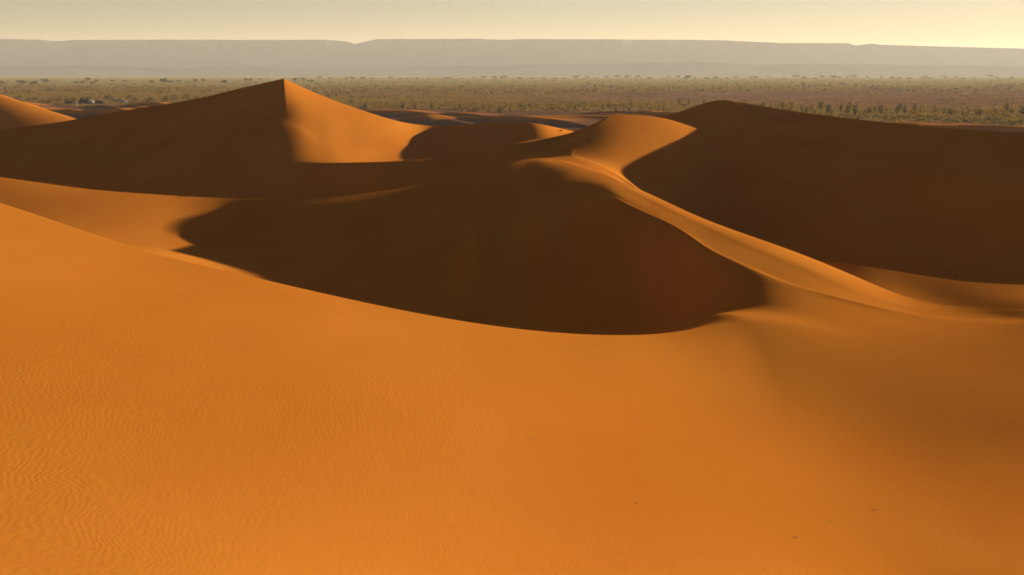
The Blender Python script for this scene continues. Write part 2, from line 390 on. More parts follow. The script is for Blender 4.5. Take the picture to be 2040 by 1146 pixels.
   [29.47, 189.92, -7.778, 0.058, 0.058, 0.1282, 0], [33.31, 172.18, -7.369, 0.145, 0.145, 0.1568, 0], [40.28, 146.61, -8.143, 0.177, 0.177, 0.2157, 0], [44.65, 128.33, -8.248, 0.199, 0.199, 0.2651, 0], [48.43, 117.23, -8.191, 0.2, 0.2, 0.3079, 0],
   [83, 100, -7.004, 0.15, 0.15, 0.5929, 0], [135, 90, -7.002, 0.1, 0.1, 1.0385, 0],
 ]),
 ('skyline', 40, [
   [-230, 225, -14, 0.05, -0.3, -0.8679, 0], [-150, 228, -12.5, 0.08, -0.3, -0.5597, 0], [-93.79, 228, -10.237, 0.08, -0.35, -0.35, 0], [-79.62, 225.94, -8.427, 0.08, -0.35, -0.2994, 0], [-70.24, 223.82, -6.831, 0.081, -0.35, -0.2662, 0],
   [-54.7, 219.71, -4.345, 0.102, -0.35, -0.2107, 0], [-47.03, 217.18, -2.66, 0.12, -0.4, -0.183, 0], [-38.89, 213.39, -1.01, 0.15, -0.5, -0.155, 1], [-32.73, 214.52, -3.818, 0.132, -0.45, -0.1288, 0], [-24.23, 215.11, -6.908, 0.115, -0.4, -0.0953, 0],
   [-19.39, 218.76, -8.509, 0.093, -0.35, -0.075, 0], [-15.39, 224.58, -9.363, 0.09, -0.3, -0.058, 0], [-8.79, 217.94, -9, 0.102, -0.3, -0.0341, 0], [0, 215.82, -8.307, 0.124, -0.3, 0, 0], [5.98, 211.87, -8.836, 0.084, -0.3, 0.0238, 0],
   [11.3, 224.02, -10.417, 0.052, -0.3, 0.0425, 0], [18.14, 222.59, -10.349, 0.026, -0.2, 0.069, 0], [24.18, 222.43, -8.296, 0.052, -0.3, 0.0921, 0], [28.71, 216.21, -6.771, 0.08, -0.3, 0.112, 0], [34.27, 207.1, -4.508, 0.101, -0.35, 0.1386, 0],
   [37.01, 200.24, -4.756, 0.102, -0.35, 0.1538, 0], [39.29, 184.35, -5.259, 0.122, -0.35, 0.1753, 0], [43.58, 159.15, -5.81, 0.12, -0.35, 0.2199, 0], [49.58, 139.7, -6.16, 0.12, -0.35, 0.2756, 0], [53.07, 128.93, -6.148, 0.12, -0.35, 0.313, 0],
   [86, 108, -5.497, 0.05, -0.3, 0.5811, 0], [140, 96, -5.998, 0.05, -0.3, 1.0294, 0],
 ]),
 ('lee', 20, [
   [-280, 320, -21.5, 0, 0, -0.7778, 0], [0, 320, -21.5, 0, 0, 0, 0], [280, 320, -21.5, 0, 0, 0.7778, 0],
 ]),
]
#LINES_END

SOFTEN = {'near': 8, 'slope': 9, 'bowl': 9, 'shoulder': 8, 'dip': 8, 'sill': 8, 'lit_hollow': 5}

def loft(lines, T):
    rows = []
    Ls = []
    for name, n, ks in lines:
        ks = sorted(ks, key=lambda k: k[5])
        t = [k[5] for k in ks]
        out = []
        segs = [0] + [i for i, k in enumerate(ks) if k[6]] + [len(ks) - 1]
        for c in range(3):
            y = [k[c] for k in ks]
            r = np.zeros_like(T)
            for a, b in zip(segs[:-1], segs[1:]):
                lo = -9 if a == 0 else t[a]; hi = 9 if b == len(ks) - 1 else t[b]
                msk = (T >= lo) & (T <= hi)
                r[msk] = nat_spline(t[a:b + 1], y[a:b + 1], T[msk])
            out.append(r)
        if name in SOFTEN:                       # wind-smoothed hollows: no kinks between knots
            tq = np.linspace(-0.8, 0.8, 1601)
            ker = np.exp(-0.5 * (np.arange(-30, 31) / SOFTEN[name]) ** 2); ker /= ker.sum()
            for c in range(3):
                yq = nat_spline(t, [k[c] for k in ks], tq)
                out[c] = np.interp(T, tq, np.convolve(np.pad(yq, 30, 'edge'), ker, 'valid'))
        out.append(hermite_c1(t, [k[3] or 0 for k in ks], T))
        out.append(hermite_c1(t, [k[4] or 0 for k in ks], T))
        auto = hermite_c1(t, [float(k[3] is None) for k in ks], T)
        # beyond the last knots keep widening as a fan
        lo, hi = T < t[0], T > t[-1]
        out[0][lo] = (T[lo]) * (out[1][lo] + Y0); out[0][hi] = (T[hi]) * (out[1][hi] + Y0)
        out.append(auto)
        Ls.append((n, out))
    seg = [np.hypot(b[1][0] - a[1][0], b[1][1] - a[1][1]) + 1e-6 for a, b in zip(Ls[:-1], Ls[1:])]
    for j, ((n, A), (_, B)) in enumerate(zip(Ls[:-1], Ls[1:])):
        dY = B[1] - A[1]
        g = (B[2] - A[2]) / seg[j]
        gp = (A[2] - Ls[j - 1][1][2]) / seg[j - 1] if j else g
        gn = (Ls[j + 2][1][2] - B[2]) / seg[j + 1] if j + 2 < len(Ls) else g
        lp = seg[j - 1] if j else seg[j]
        ln = seg[j + 1] if j + 2 < len(Ls) else seg[j]
        tA = A[5] * seg[j] * (gp * seg[j] + g * lp) / (seg[j] + lp) + (1 - A[5]) * dY * A[4]
        tB = B[5] * seg[j] * (g * ln + gn * seg[j]) / (seg[j] + ln) + (1 - B[5]) * dY * B[3]
        # the long ridge is rounded: its top lies between shoulder and far rim and rolls over to the right
        roll = np.clip((T - 0.060) / 0.035, 0, 1) * np.clip((0.200 - T) / 0.03, 0, 1)
        roll = roll * roll * (3 - 2 * roll)
        if lines[j + 1][0] == 'ridge':
            tA = tA * (1 - roll) + roll * seg[j] * 0.10
            tB = tB * (1 - roll) - roll * seg[j] * 0.28
        if lines[j][0] == 'ridge':
            tA = tA * (1 - roll) - roll * seg[j] * 0.42
        for i in range(n):
            q = i / n
            # crowd rows toward both lines so that crests stay crisp
            q = q - 0.14 * math.sin(2 * math.pi * q)
            h00 = 2*q**3 - 3*q**2 + 1; h10 = q**3 - 2*q**2 + q; h01 = -2*q**3 + 3*q**2; h11 = q**3 - q**2
            Z = h00 * A[2] + h10 * tA + h01 * B[2] + h11 * tB
            X = A[0] * (1 - q) + B[0] * q
            Y = A[1] * (1 - q) + B[1] * q
            rows.append(np.stack([X, Y, Z], -1))
    B = Ls[-1][1]
    rows.append(np.stack([B[0], B[1], B[2]], -1))
    return np.array(rows)

T = np.unique(np.concatenate([np.linspace(-0.75, -0.40, 80), np.linspace(-0.40, 0.40, 900), np.linspace(0.40, 0.75, 80), [T_PK, T_F6]]))
P = loft(LINES, T)

def soften_rows(P, line, half, sigma, t0, t1, passes=2):
    """blend away the crease along one construction line: wind leaves no edge there"""
    c = 0
    for name, n, _ in LINES:
        if name == line:
            break
        c += n
    w = np.exp(-0.5 * (np.arange(-3 * sigma, 3 * sigma + 1) / sigma) ** 2); w /= w.sum()
    col = np.clip((T - t0) / 0.02, 0, 1) * np.clip((t1 - T) / 0.02, 0, 1)
    for _ in range(passes):
        Q = P.copy()
        for i in range(c - half, c + half + 1):
            f = 0.5 + 0.5 * math.cos(math.pi * abs(i - c) / (half + 1))
            avg = sum(w[k + 3 * sigma] * Q[i + k] for k in range(-3 * sigma, 3 * sigma + 1))
            P[i] = Q[i] + (avg - Q[i]) * (f * col)[:, None]
    return P
P = soften_rows(P, "shoulder", 19, 5, 0.0, 0.23, 12)
P = soften_rows(P, "bowl", 19, 5, 0.06, 0.24, 6)
for _line, _h in (("ridge", 14), ("dip", 14), ("sill", 14), ("hollow", 14)):
    P = soften_rows(P, _line, _h, 4, -0.005, 0.082, 8)
dunes = grid_obj('dunes', P, M_SAND, 'structure')
#DUNES_END

def find_on(u, v):
    """the point of the dunes seen in a given direction (nearest surface)"""
    c, s = math.cos(PITCH), math.sin(PITCH)
    fw = P[..., 1] * c - P[..., 2] * s; up = P[..., 1] * s + P[..., 2] * c
    fw = np.where(fw > 2, fw, 1e9)
    d2 = (1020 + F * P[..., 0] / fw - u) ** 2 + (573 - F * up / fw - v) ** 2
    cand = np.argwhere(d2 < max(9.0, d2.min() * 4))
    i, j = min(cand, key=lambda q: P[q[0], q[1], 1])
    return Vector(P[i, j])

# ------------------------------------------------------------------ low dunes between the big ones and the plain
EDGE = [(-700, 720), (-290, 740), (-200, 760), (-60, 690), (0, 640), (70, 610), (105, 560), (150, 480), (190, 440), (500, 420)]
def edge_y(x):
    return np.interp(x, [e[0] for e in EDGE], [e[1] for e in EDGE]) + 14 * np.sin(x / 23.0) + 9 * np.sin(x / 9.1 + 1)

def low_dunes():
    xs = np.linspace(-400, 400, 501); ys = np.linspace(262, 790, 353)
    X, Y = np.meshgrid(xs, ys)
    Z = np.full_like(X, PLAIN) + 0.55 + 0.45 * fbm(X / 40, Y / 40, 51, 3)
    # (u, v of the crest, distance, spread across, spread along, heading of the slip side)
    spec = [(-150, 165, 332, 50, 24, 10), (60, 214, 600, 26, 30, 215), (128, 218, 560, 34, 26, 225), (215, 215, 545, 38, 30, 225), (262, 212, 590, 26, 24, 220),
            (300, 203, 690, 24, 26, 215), (40, 203.5, 700, 18, 22, 215), (420, 212, 590, 40, 30, 220),
            (770, 219, 560, 40, 40, 215), (833, 229, 490, 16, 30, 235), (905, 224, 545, 26, 34, 225), (945, 231, 500, 24, 30, 220), (1010, 231, 480, 40, 40, 215), (1085, 231, 500, 36, 40, 215), (1160, 230, 500, 40, 40, 215),
            (1215, 227, 520, 34, 36, 220), (1282, 220, 525, 13, 24, 240), (1340, 224, 500, 40, 30, 215), (1800, 246, 400, 40, 40, 200), (1930, 248.5, 390, 44, 40, 200), (2080, 252, 385, 46, 40, 200)]
    rd = random.Random(9)
    small = []
    for k in range(90):
        Yc = rd.uniform(380, 740); u = rd.uniform(-60, 1480)
        xq = ray(u, 220)[0] * Yc
        if Yc > float(edge_y(np.array(xq))) - 6:
            continue
        small.append((xq, Yc, rd.uniform(.9, 2.6), rd.uniform(9, 24), rd.uniform(14, 30), rd.uniform(205, 240)))
    for q in [at(u, v, Yc) + (wx, wy, hd) for u, v, Yc, wx, wy, hd in spec] + [(xq, Yc, PLAIN + h, wx, wy, hd) for xq, Yc, h, wx, wy, hd in small]:
        x0, y0, z0, wx, wy, hd = q
        h = z0 - PLAIN
        a = R(hd)
        dx, dy = X - x0, Y - y0
        al = dx * math.sin(a) + dy * math.cos(a); ac = dx * math.cos(a) - dy * math.sin(a)
        al = al - 0.010 * ac * ac * (12.0 / wx) * (0 if hd < 90 else 1)     # horns drawn out down-wind
        hb = h * np.exp(-(ac / wx) ** 2)
        f = np.where(al < 0, hb * np.exp(-(al / wy) ** 2), np.maximum(hb - 0.50 * al, hb * np.exp(-(al / 9.0) ** 2) * 0.25))
        Z = np.maximum(Z, PLAIN + f + 0.30 * f / (abs(h) + 1) * fbm(X / 14, Y / 14, 7, 2))
    k = np.clip((Y - edge_y(X)) / 26, 0, 1)
    Z = Z * (1 - k) + (PLAIN - 1.2) * k
    k2 = np.clip((300 - Y) / 30, 0, 1)
    Z = Z * (1 - k2) + (PLAIN - 0.6) * k2
    return grid_obj('low_dunes', np.stack([X, Y, Z], -1), M_LOW, 'structure')

def fbm(x, y, seed, octaves=5):
    r = 0; a = 1.0
    for k in range(octaves):
        r = r + a * vnoise(x * 2**k + 17.3 * k, y * 2**k - 9.1 * k, seed + k)
        a *= 0.5
    return r

low_dunes()

# ------------------------------------------------------------------ the plain
gm, gnt, gbs = new_mat('plain_earth')
def plain_material():
    nt = gnt; L = nt.links.new
    geo = node(nt, 'ShaderNodeNewGeometry')
    def nz(scale, det, vs_=(1, 1, 1)):
        mp = node(nt, 'ShaderNodeMapping'); mp.inputs['Scale'].default_value = vs_
        L(geo.outputs['Position'], mp.inputs['Vector'])
        n = node(nt, 'ShaderNodeTexNoise'); n.inputs['Scale'].default_value = scale; n.inputs['Detail'].default_value = det
        n.inputs['Roughness'].default_value = 0.65
        L(mp.outputs[0], n.inputs['Vector'])
        return n.outputs['Fac']
    soil = ramp(nt, [(0.3, (0.183, 0.074, 0.0366, 1)), (0.55, (0.238, 0.102, 0.0500, 1)), (0.78, (0.354, 0.183, 0.0976, 1))])
    L(nz(0.012, 8), soil.inputs['Fac'])
    grass = ramp(nt, [(0.3, (0.159, 0.081, 0.0122, 1)), (0.55, (0.275, 0.138, 0.0195, 1)), (0.8, (0.171, 0.112, 0.0159, 1))])
    L(nz(0.02, 7), grass.inputs['Fac'])
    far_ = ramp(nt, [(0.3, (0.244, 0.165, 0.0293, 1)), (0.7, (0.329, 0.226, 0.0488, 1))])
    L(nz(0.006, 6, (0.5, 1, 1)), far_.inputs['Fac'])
    sep = node(nt, 'ShaderNodeSeparateXYZ'); L(geo.outputs['Position'], sep.inputs[0])
    def mr(src, f0, f1, t0=0.0, t1=1.0):
        n = node(nt, 'ShaderNodeMapRange', interpolation_type='SMOOTHSTEP')
        n.inputs['From Min'].default_value = f0; n.inputs['From Max'].default_value = f1
        n.inputs['To Min'].default_value = t0; n.inputs['To Max'].default_value = t1
        L(src, n.inputs['Value']); return n.outputs[0]
    def mth(op, a, b):
        n = node(nt, 'ShaderNodeMath', operation=op)
        for i, x in enumerate((a, b)):
            if isinstance(x, (int, float)):
                n.inputs[i].default_value = x
            else:
                L(x, n.inputs[i])
        return n.outputs[0]
    # the bare gravel flat right of the middle, wobbly-edged
    ex = mth('DIVIDE', mth('SUBTRACT', sep.outputs[0], 430.0), 430.0); ey = mth('DIVIDE', mth('SUBTRACT', sep.outputs[1], 1090.0), 420.0)
    bare = mr(mth('ADD', mth('ADD', mth('MULTIPLY', ex, ex), mth('MULTIPLY', ey, ey)), mth('MULTIPLY', nz(0.006, 5), 1.2)), 1.0, 2.0, 1.0, 0.0)
    patch = mr(nz(0.0055, 7, (0.45, 1, 1)), 0.50, 0.60)
    soilmask = mth('MAXIMUM', bare, mth('MULTIPLY', patch, 0.85))
    mx = node(nt, 'ShaderNodeMix', data_type='RGBA')
    L(soilmask, mx.inputs[0]); L(grass.outputs['Color'], mx.inputs[6]); L(soil.outputs['Color'], mx.inputs[7])
    m2 = node(nt, 'ShaderNodeMix', data_type='RGBA')
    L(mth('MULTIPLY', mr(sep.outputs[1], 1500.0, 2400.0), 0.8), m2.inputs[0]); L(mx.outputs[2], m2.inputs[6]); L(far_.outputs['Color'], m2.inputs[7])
    L(m2.outputs[2], gbs.inputs['Base Color'])
    gbs.inputs['Roughness'].default_value = 1.0
    gbs.inputs['Specular IOR Level'].default_value = 0.0
plain_material()
xs = np.concatenate([[-16000], np.linspace(-3000, 3000, 121), [16000]]); ys = np.concatenate([[-2000, 0, 250], np.linspace(400, 3600, 161), [5000, 7000, 10000, 16000]])
GX, GY = np.meshgrid(xs, ys)
GZ = PLAIN + 0.25 * fbm(GX / 160, GY / 160, 77, 3) * (GY > 400)
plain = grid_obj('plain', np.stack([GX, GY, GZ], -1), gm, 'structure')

# ------------------------------------------------------------------ far tableland
rm, rnt, rbs = new_mat('rock')
rn = node(rnt, 'ShaderNodeTexNoise'); rn.inputs['Scale'].default_value = 0.004; rn.inputs['Detail'].default_value = 6
rg = node(rnt, 'ShaderNodeNewGeometry')
rnt.links.new(rg.outputs['Position'], rn.inputs['Vector'])
rr = ramp(rnt, [(0.3, (0.085, 0.062, 0.05, 1)), (0.7, (0.115, 0.085, 0.065, 1))])
rnt.links.new(rn.outputs['Fac'], rr.inputs['Fac'])
rnt.links.new(rr.outputs['Color'], rbs.inputs['Base Color'])
rbs.inputs['Roughness'].default_value = 1.0
rbs.inputs['Specular IOR Level'].default_value = 0.0

def tableland(name, knots, Ytop, width, depth, seed, gully, nx=1100):
    """a scarp with gullied foot slopes, a cliff band and a flat top running back"""
    us = [k[0] for k in knots]
    tanx = np.array([ray(u, 120)[0] for u in us])
    topz = np.array([ray(u, v)[1] * Ytop for u, v in knots])
    X = np.linspace(-width, width, nx)
    H = np.interp(X / Ytop, tanx, topz) + 0.9 * fbm(X / 90, X * 0, seed + 9, 3)
    rows = []
    prof = [(-1.0, 0.0), (-.8, .05), (-.62, .13), (-.48, .22), (-.36, .34), (-.26, .46), (-.18, .58), (-.11, .70), (-.06, .80), (-.035, .9), (-.015, .985), (0.0, 1.0), (.3, .99), (1.2, .97), (3.0, 0.9)]
    for p, h in prof:
        Y = Ytop + p * depth
        wob = fbm(X / 600, p * 1.2 + 0 * X, seed, 4)
        ridged = 1 - np.abs(fbm(X / 330, p * 0.6 + 0 * X, seed + 31, 3))
        side = h * (1 - h) * 4
        Yw = Y + (wob * 0.12 * depth - (ridged - .5) * gully * depth) * (1 if p < -.01 else .2)
        Z = PLAIN - 1 + (H - PLAIN) * np.clip(h + side * 0.03 * wob, 0, 1.0)
        if h == 1.0:
            Z = H
        rows.append(np.stack([X, Yw, Z], -1))
    return grid_obj(name, np.array(rows), rm, 'structure')

tableland('tableland', [(-3000, 84), (-900, 80), (0, 78), (80, 79), (115, 82), (150, 79.5), (340, 79), (510, 79.5), (640, 79), (690, 82.5), (708, 88), (722, 84), (750, 78), (950, 77), (1000, 79.5), (1040, 78), (1370, 79.5), (1440, 81), (1560, 86), (1690, 86), (1702, 90.5), (1718, 91), (1725, 88.5), (1735, 87), (1745, 88), (1752, 89.5), (1850, 92), (2040, 97), (3000, 104), (5000, 112)], 9400, 11000, 1300, 3, .07)
tableland('foothills', [(-3000, 133), (0, 133), (160, 130), (330, 136), (500, 133), (640, 139), (900, 133), (1020, 130), (1200, 127.5), (1370, 123.5), (1450, 126), (1500, 129), (1600, 127), (1750, 129), (2040, 132), (3000, 135), (5000, 140)], 7800, 9500, 700, 12, .08)

# ------------------------------------------------------------------ vegetation
def flat_mat(name, c0, c1, scale=0.8, glow=0.0):
    m, nt, bs = new_mat(name)
    geo = node(nt, 'ShaderNodeNewGeometry')
    n = node(nt, 'ShaderNodeTexNoise'); n.inputs['Scale'].default_value = scale; n.inputs['Detail'].default_value = 3
    nt.links.new(geo.outputs['Position'], n.inputs['Vector'])
    r = ramp(nt, [(0.35, c0 + (1,)), (0.65, c1 + (1,))])
    nt.links.new(n.outputs['Fac'], r.inputs['Fac'])
    nt.links.new(r.outputs['Color'], bs.inputs['Base Color'])
    bs.inputs['Roughness'].default_value = 0.95
    bs.inputs['Specular IOR Level'].default_value = 0.05
    if glow:                                   # thin leaves let the low sun through
        tr = node(nt, 'ShaderNodeBsdfTranslucent')
        nt.links.new(r.outputs['Color'], tr.inputs['Color'])
        ms = node(nt, 'ShaderNodeMixShader'); ms.inputs[0].default_value = glow
        nt.links.new(bs.outputs[0], ms.inputs[1]); nt.links.new(tr.outputs[0], ms.inputs[2])
        nt.links.new(ms.outputs[0], nt.nodes['Material Output'].inputs['Surface'])
    return m

M_TREE = flat_mat('dark_foliage', (0.049, 0.039, 0.0122), (0.104, 0.076, 0.0220), 0.8, 0.25)
M_OLIVE = flat_mat('olive_foliage', (0.076, 0.052, 0.0073), (0.152, 0.100, 0.0146), 0.8, 0.38)
M_GOLD = flat_mat('golden_foliage', (0.159, 0.076, 0.0110), (0.281, 0.137, 0.0195), 0.8, 0.45)
M_GREEN = flat_mat('green_foliage', (0.044, 0.037, 0.0061), (0.095, 0.073, 0.0122), 0.8, 0.32)
M_BARK = flat_mat('bark', (0.073, 0.046, 0.0268), (0.134, 0.085, 0.0488), 4.0)
M_SCRUB = flat_mat('dry_scrub', (0.104, 0.061, 0.0098), (0.220, 0.120, 0.0171), 0.06, 0.4)

rng = random.Random(4)

def tube(verts, faces, pts, radii, n=5):
    base = len(verts)
    for i, p in enumerate(pts):
        for k in range(n):
            a = 2 * math.pi * k / n
            verts.append((p[0] + radii[i] * math.cos(a), p[1] + radii[i] * math.sin(a), p[2]))
    for i in range(len(pts) - 1):
        for k in range(n):
            a = base + i * n + k; b = base + i * n + (k + 1) % n
            faces.append((a, b, b + n, a + n))

def leaf(verts, faces, c, size, r):
    """a small folded leaf spray: two triangles with a bend"""
    d = Vector((r.gauss(0, 1), r.gauss(0, 1), r.gauss(0.35, .8))).normalized()
    s = d.cross(Vector((r.gauss(0, 1), r.gauss(0, 1), r.gauss(0, 1)))).normalized()
    nrm = d.cross(s)
    b = len(verts)
    c = Vector(c)
    for q in (c - d * size, c + s * size * .6 + nrm * size * .15, c + d * size, c - s * size * .6 + nrm * size * .15):
        verts.append(tuple(q))
    faces.append((b, b + 1, b + 2)); faces.append((b, b + 2, b + 3))

def plant_meshes(tag, seed, kind):
    """returns (wood mesh, leaf mesh) of unit height"""
    r = random.Random(seed)
    wv, wf, lv, lf = [], [], [], []
    if kind == 'tree':            # spreading acacia: short trunk, limbs, several clumps of uneven size
        lean = (r.uniform(-.06, .06), r.uniform(-.06, .06))
        fork = (lean[0], lean[1], .30)
        tube(wv, wf, [(0, 0, -.03), (lean[0] * .5, lean[1] * .5, .15), fork], [.05, .04, .034], 6)
        blobs = []
        for k in range(r.randint(6, 8)):
            a = 2 * math.pi * (k + r.random() * .7) / 7; rad = r.uniform(.15, .5)
            c = (rad * math.cos(a), rad * math.sin(a), r.uniform(.45, .80))
            tube(wv, wf, [fork, (c[0] * .5, c[1] * .5, (fork[2] + c[2]) * .5 + .03), c], [.028, .018, .006], 4)
            blobs.append((c, r.uniform(.16, .27), r.uniform(.12, .2)))
        n = 430
    elif kind == 'tamarisk':      # many upright stems, feathery, taller than wide
        blobs = []
        for k in range(r.randint(5, 7)):
            a = r.uniform(0, 6.28); rad = r.uniform(.06, .30); h = r.uniform(.5, .86)
            c = (rad * math.cos(a), rad * math.sin(a), h)
            tube(wv, wf, [(c[0] * .15, c[1] * .15, -.03), (c[0] * .5, c[1] * .5, h * .5), c], [.022, .014, .005], 4)
            blobs.append((c, r.uniform(.11, .18), r.uniform(.16, .3)))
            blobs.append(((c[0] * .7, c[1] * .7, h * .5), r.uniform(.1, .16), r.uniform(.15, .22)))
        n = 330
    else:                         # low rounded shrub
        blobs = []
        for k in range(r.randint(5, 7)):
            a = r.uniform(0, 6.28); rad = r.uniform(.1, .55); h = r.uniform(.3, .7)
            c = (rad * math.cos(a), rad * math.sin(a), h)
            tube(wv, wf, [(c[0] * .2, c[1] * .2, -.04), (c[0] * .6, c[1] * .6, h * .5), c], [.03, .02, .008], 4)
            blobs.append((c, r.uniform(.22, .34), r.uniform(.2, .3)))
        n = 300
    tot = sum(b[1] ** 2 * b[2] for b in blobs)
    for c, rx, rz in blobs:
        for q in range(int(n * rx ** 2 * rz / tot) + 8):
            d = Vector((r.gauss(0, 1), r.gauss(0, 1), r.gauss(0, 1))).normalized() * (r.random() ** .4) * r.uniform(.75, 1.15)
            leaf(lv, lf, (c[0] + d.x * rx, c[1] + d.y * rx, max(.04, c[2] + d.z * rz)), r.uniform(.035, .07), r)
    w = bpy.data.meshes.new(tag + '_wood'); w.from_pydata(wv, [], wf); w.materials.append(M_BARK)
    l = bpy.data.meshes.new(tag + '_leaves'); l.from_pydata(lv, [], lf)
    return w, l

KINDS = {}
for kd, nv in (('tree', 5), ('tamarisk', 6), ('shrub', 6)):
    KINDS[kd] = [plant_meshes(kd, 100 * len(kd) + i, kd) for i in range(nv)]
_leafmesh = {}
def leaf_with(kd, i, mat):
    key = (kd, i, mat.name)
    if key not in _leafmesh:
        m = KINDS[kd][i][1].copy(); m.materials.clear(); m.materials.append(mat)
        _leafmesh[key] = m
    return _leafmesh[key]

def plant(name, parts, kd, mat, x, y, h, wide, label, cat, group=None, z=None):
    i = rng.randrange(len(KINDS[kd]))
    root = bpy.data.objects.new(name, None)
    COL.objects.link(root)
    root.empty_display_size = 0.3
    root.location = (x, y, PLAIN + 0.05 if z is None else z)
    root.rotation_euler = (0, 0, rng.uniform(0, 6.28))
    root.scale = (h * wide, h * wide, h)
    root['label'] = label; root['category'] = cat
    if group:
        root['group'] = group
    for nm, me in ((parts[0], KINDS[kd][i][0]), (parts[1], leaf_with(kd, i, mat))):
        c = bpy.data.objects.new(nm, me)
        COL.objects.link(c)
        c.parent = root
    return root

TP, BP = ('trunk', 'crown'), ('stems', 'foliage')
# far trees one can tell apart: (u, foot v, height px, width/height, label)
for u, v, hp, wd, lab in [
        (2, 172, 13, 1.2, 'dark tree cut by the left edge on the far plain'),
        (44, 172, 13, 1.25, 'left one of two neighbouring round dark trees at the far left'),
        (66, 172.5, 12, 1.25, 'right one of two neighbouring round dark trees at the far left'),
        (91, 168, 12, 1.2, 'pale grey green tree just behind the two round dark trees'),
        (152, 169, 9, 1.0, 'small dark tree, leftmost of the cluster above the tents'),
        (164, 170, 10, 1.0, 'darker low tree in the middle of the cluster above the tents'),
        (175, 164, 10, 1.0, 'farthest tree of the cluster, paler, above the black tent'),
        (184, 170, 9, 1.1, 'low dark tree right of the black tent on the far plain'),
        (192, 166, 9, 1.0, 'upright tree, rightmost of the cluster above the tents'),
        (224, 165, 7, 1.0, 'lone small tree above the parked car'),
        (249, 166, 8, 1.2, 'wide low dark tree beyond the parked car'),
        (303, 168, 9, 1.0, 'small dark tree just left of the biggest dark tree'),
        (327, 169, 16, 1.15, 'biggest dark round tree on the far plain left of the pyramid dune'),
        (341, 168, 9, 1.0, 'small tree touching the right side of the biggest dark tree'),
        (356, 168, 10, .8, 'slim upright dark tree right of the biggest dark tree'),
        (390, 167, 11, .7, 'narrow dark tree standing alone left of the pyramid dune'),
        (405, 164, 8, 1.2, 'faint wide tree above the left shoulder of the pyramid dune'),
        (447, 169, 12, 1.1, 'dark leaning tree above the left slope of the pyramid dune'),
        (495, 165, 10, 1.7, 'wide dark tree clump close left of the pyramid dune peak'),
        (517, 162, 7, 1.0, 'tiny tree just left of the pyramid dune peak'),
        (588, 165, 11, 1.0, 'dark tree just right of the pyramid dune peak'),
        (604, 163, 10, .9, 'taller tree, second right of the pyramid dune peak'),
        (620, 167, 9, 1.4, 'low dark tree above the right slope of the pyramid dune'),
        (1368, 162, 13, 1.0, 'largest dark tree on the horizon line above the middle dune'),
        (1660, 159, 10, 1.3, 'dark wide tree on the horizon above the right-hand dune')]:
    x, y, _ = on_plain(u, v)
    plant('acacia_tree', TP, 'tree', M_TREE, x, y, hp / F * y, wd, lab, 'tree', 'trees on the far plain')
def place_words(u, table):
    for lim, w in table:
        if u < lim:
            return w
    return table[-1][1]
TONE = {'dark_foliage': 'dark', 'olive_foliage': 'olive', 'golden_foliage': 'golden', 'green_foliage': 'dark green'}
# the thin line of trees along the end of the plain
LINE_PLACE = [(760, 'above the lit flank of the pyramid dune'), (900, 'above the dip right of the pyramid dune'), (1050, 'above the shaded dune left of centre'), (1180, 'above the small sunlit tip'), (1330, 'above the sunlit middle dune'), (1480, 'above the dark dune top'), (1640, 'right of the dark dune top'), (1800, 'above the left half of the bush row'), (1930, 'above the right half of the bush row'), (2200, 'near the right edge')]
for i in range(64):
    u = 640 + i * 21.8 + rng.uniform(-8, 8)
    v = 159.5 + rng.uniform(-1.5, 1.8) - 2.5 * (u - 640) / 1400
    x, y, _ = on_plain(u, v)
    hp, wd = rng.uniform(4.5, 8.5), rng.uniform(1.0, 1.7)
    lab = ('wide ' if wd > 1.35 else 'compact ') + ('tall' if hp > 6.5 else 'tiny') + ' tree in the horizon line, ' + place_words(u, LINE_PLACE)
    plant('acacia_tree', TP, 'tree', M_TREE, x, y, hp / F * y, wd, lab, 'tree', 'line of trees at the end of the plain')

def scatter(n, u0, u1, vf, h0, h1, kd, mats, w0, w1, name, noun, where, table, cat, group):
    for i in range(n):
        u = u0 + (u1 - u0) * (i + rng.uniform(.05, .95)) / n
        x, y, _ = on_plain(u, vf(u) + rng.uniform(-1, 1) * 4.5)
        if y < float(edge_y(np.array(x))) - 4:
            y = float(edge_y(np.array(x))) + rng.uniform(0, 25); x = ray(u, 230)[0] * y
        hp = rng.uniform(h0, h1); mat = mats[rng.randrange(len(mats))]; q = (hp - h0) / (h1 - h0)
        lab = ('tall ' if q > .67 else 'medium ' if q > .33 else 'short ') + TONE[mat.name] + ' ' + noun + ' ' + where + ', ' + place_words(u, table)
        plant(name, BP, kd, mat, x, y, hp / F * y, rng.uniform(w0, w1), lab, cat, group)

RIGHT = [(1600, 'by the dark dune top'), (1690, 'at its thin left end'), (1780, 'left of its middle'), (1870, 'in its middle'), (1950, 'right of its middle'), (2200, 'at the right edge')]
MID = [(790, 'beside the pyramid dune'), (880, 'above the bright crescent tip'), (960, 'left of the shaded dune top'), (1050, 'above the shaded dune top'), (1130, 'above the small sunlit tip'), (1220, 'left of the sunlit middle dune'), (1400, 'above the sunlit middle dune')]
LEFT = [(90, 'near the left edge'), (150, 'left of the tents'), (215, 'behind the tents'), (280, 'by the car'), (500, 'right of the car')]
FLAT = [(1330, 'above the sunlit middle dune'), (1480, 'above the dark dune top'), (1640, 'right of the dark dune top'), (1800, 'left of centre of the bush row'), (1930, 'right of centre of the bush row'), (2200, 'near the right edge')]
scatter(46, 1490, 2060, lambda u: 222 + 8 * (u - 1490) / 550, 9, 20, 'tamarisk', [M_OLIVE, M_OLIVE, M_GOLD, M_GREEN], .75, 1.15, 'tamarisk_bush', 'bush', 'in the row behind the right-hand dune', RIGHT, 'bush', 'row of tall bushes behind the right-hand dune')
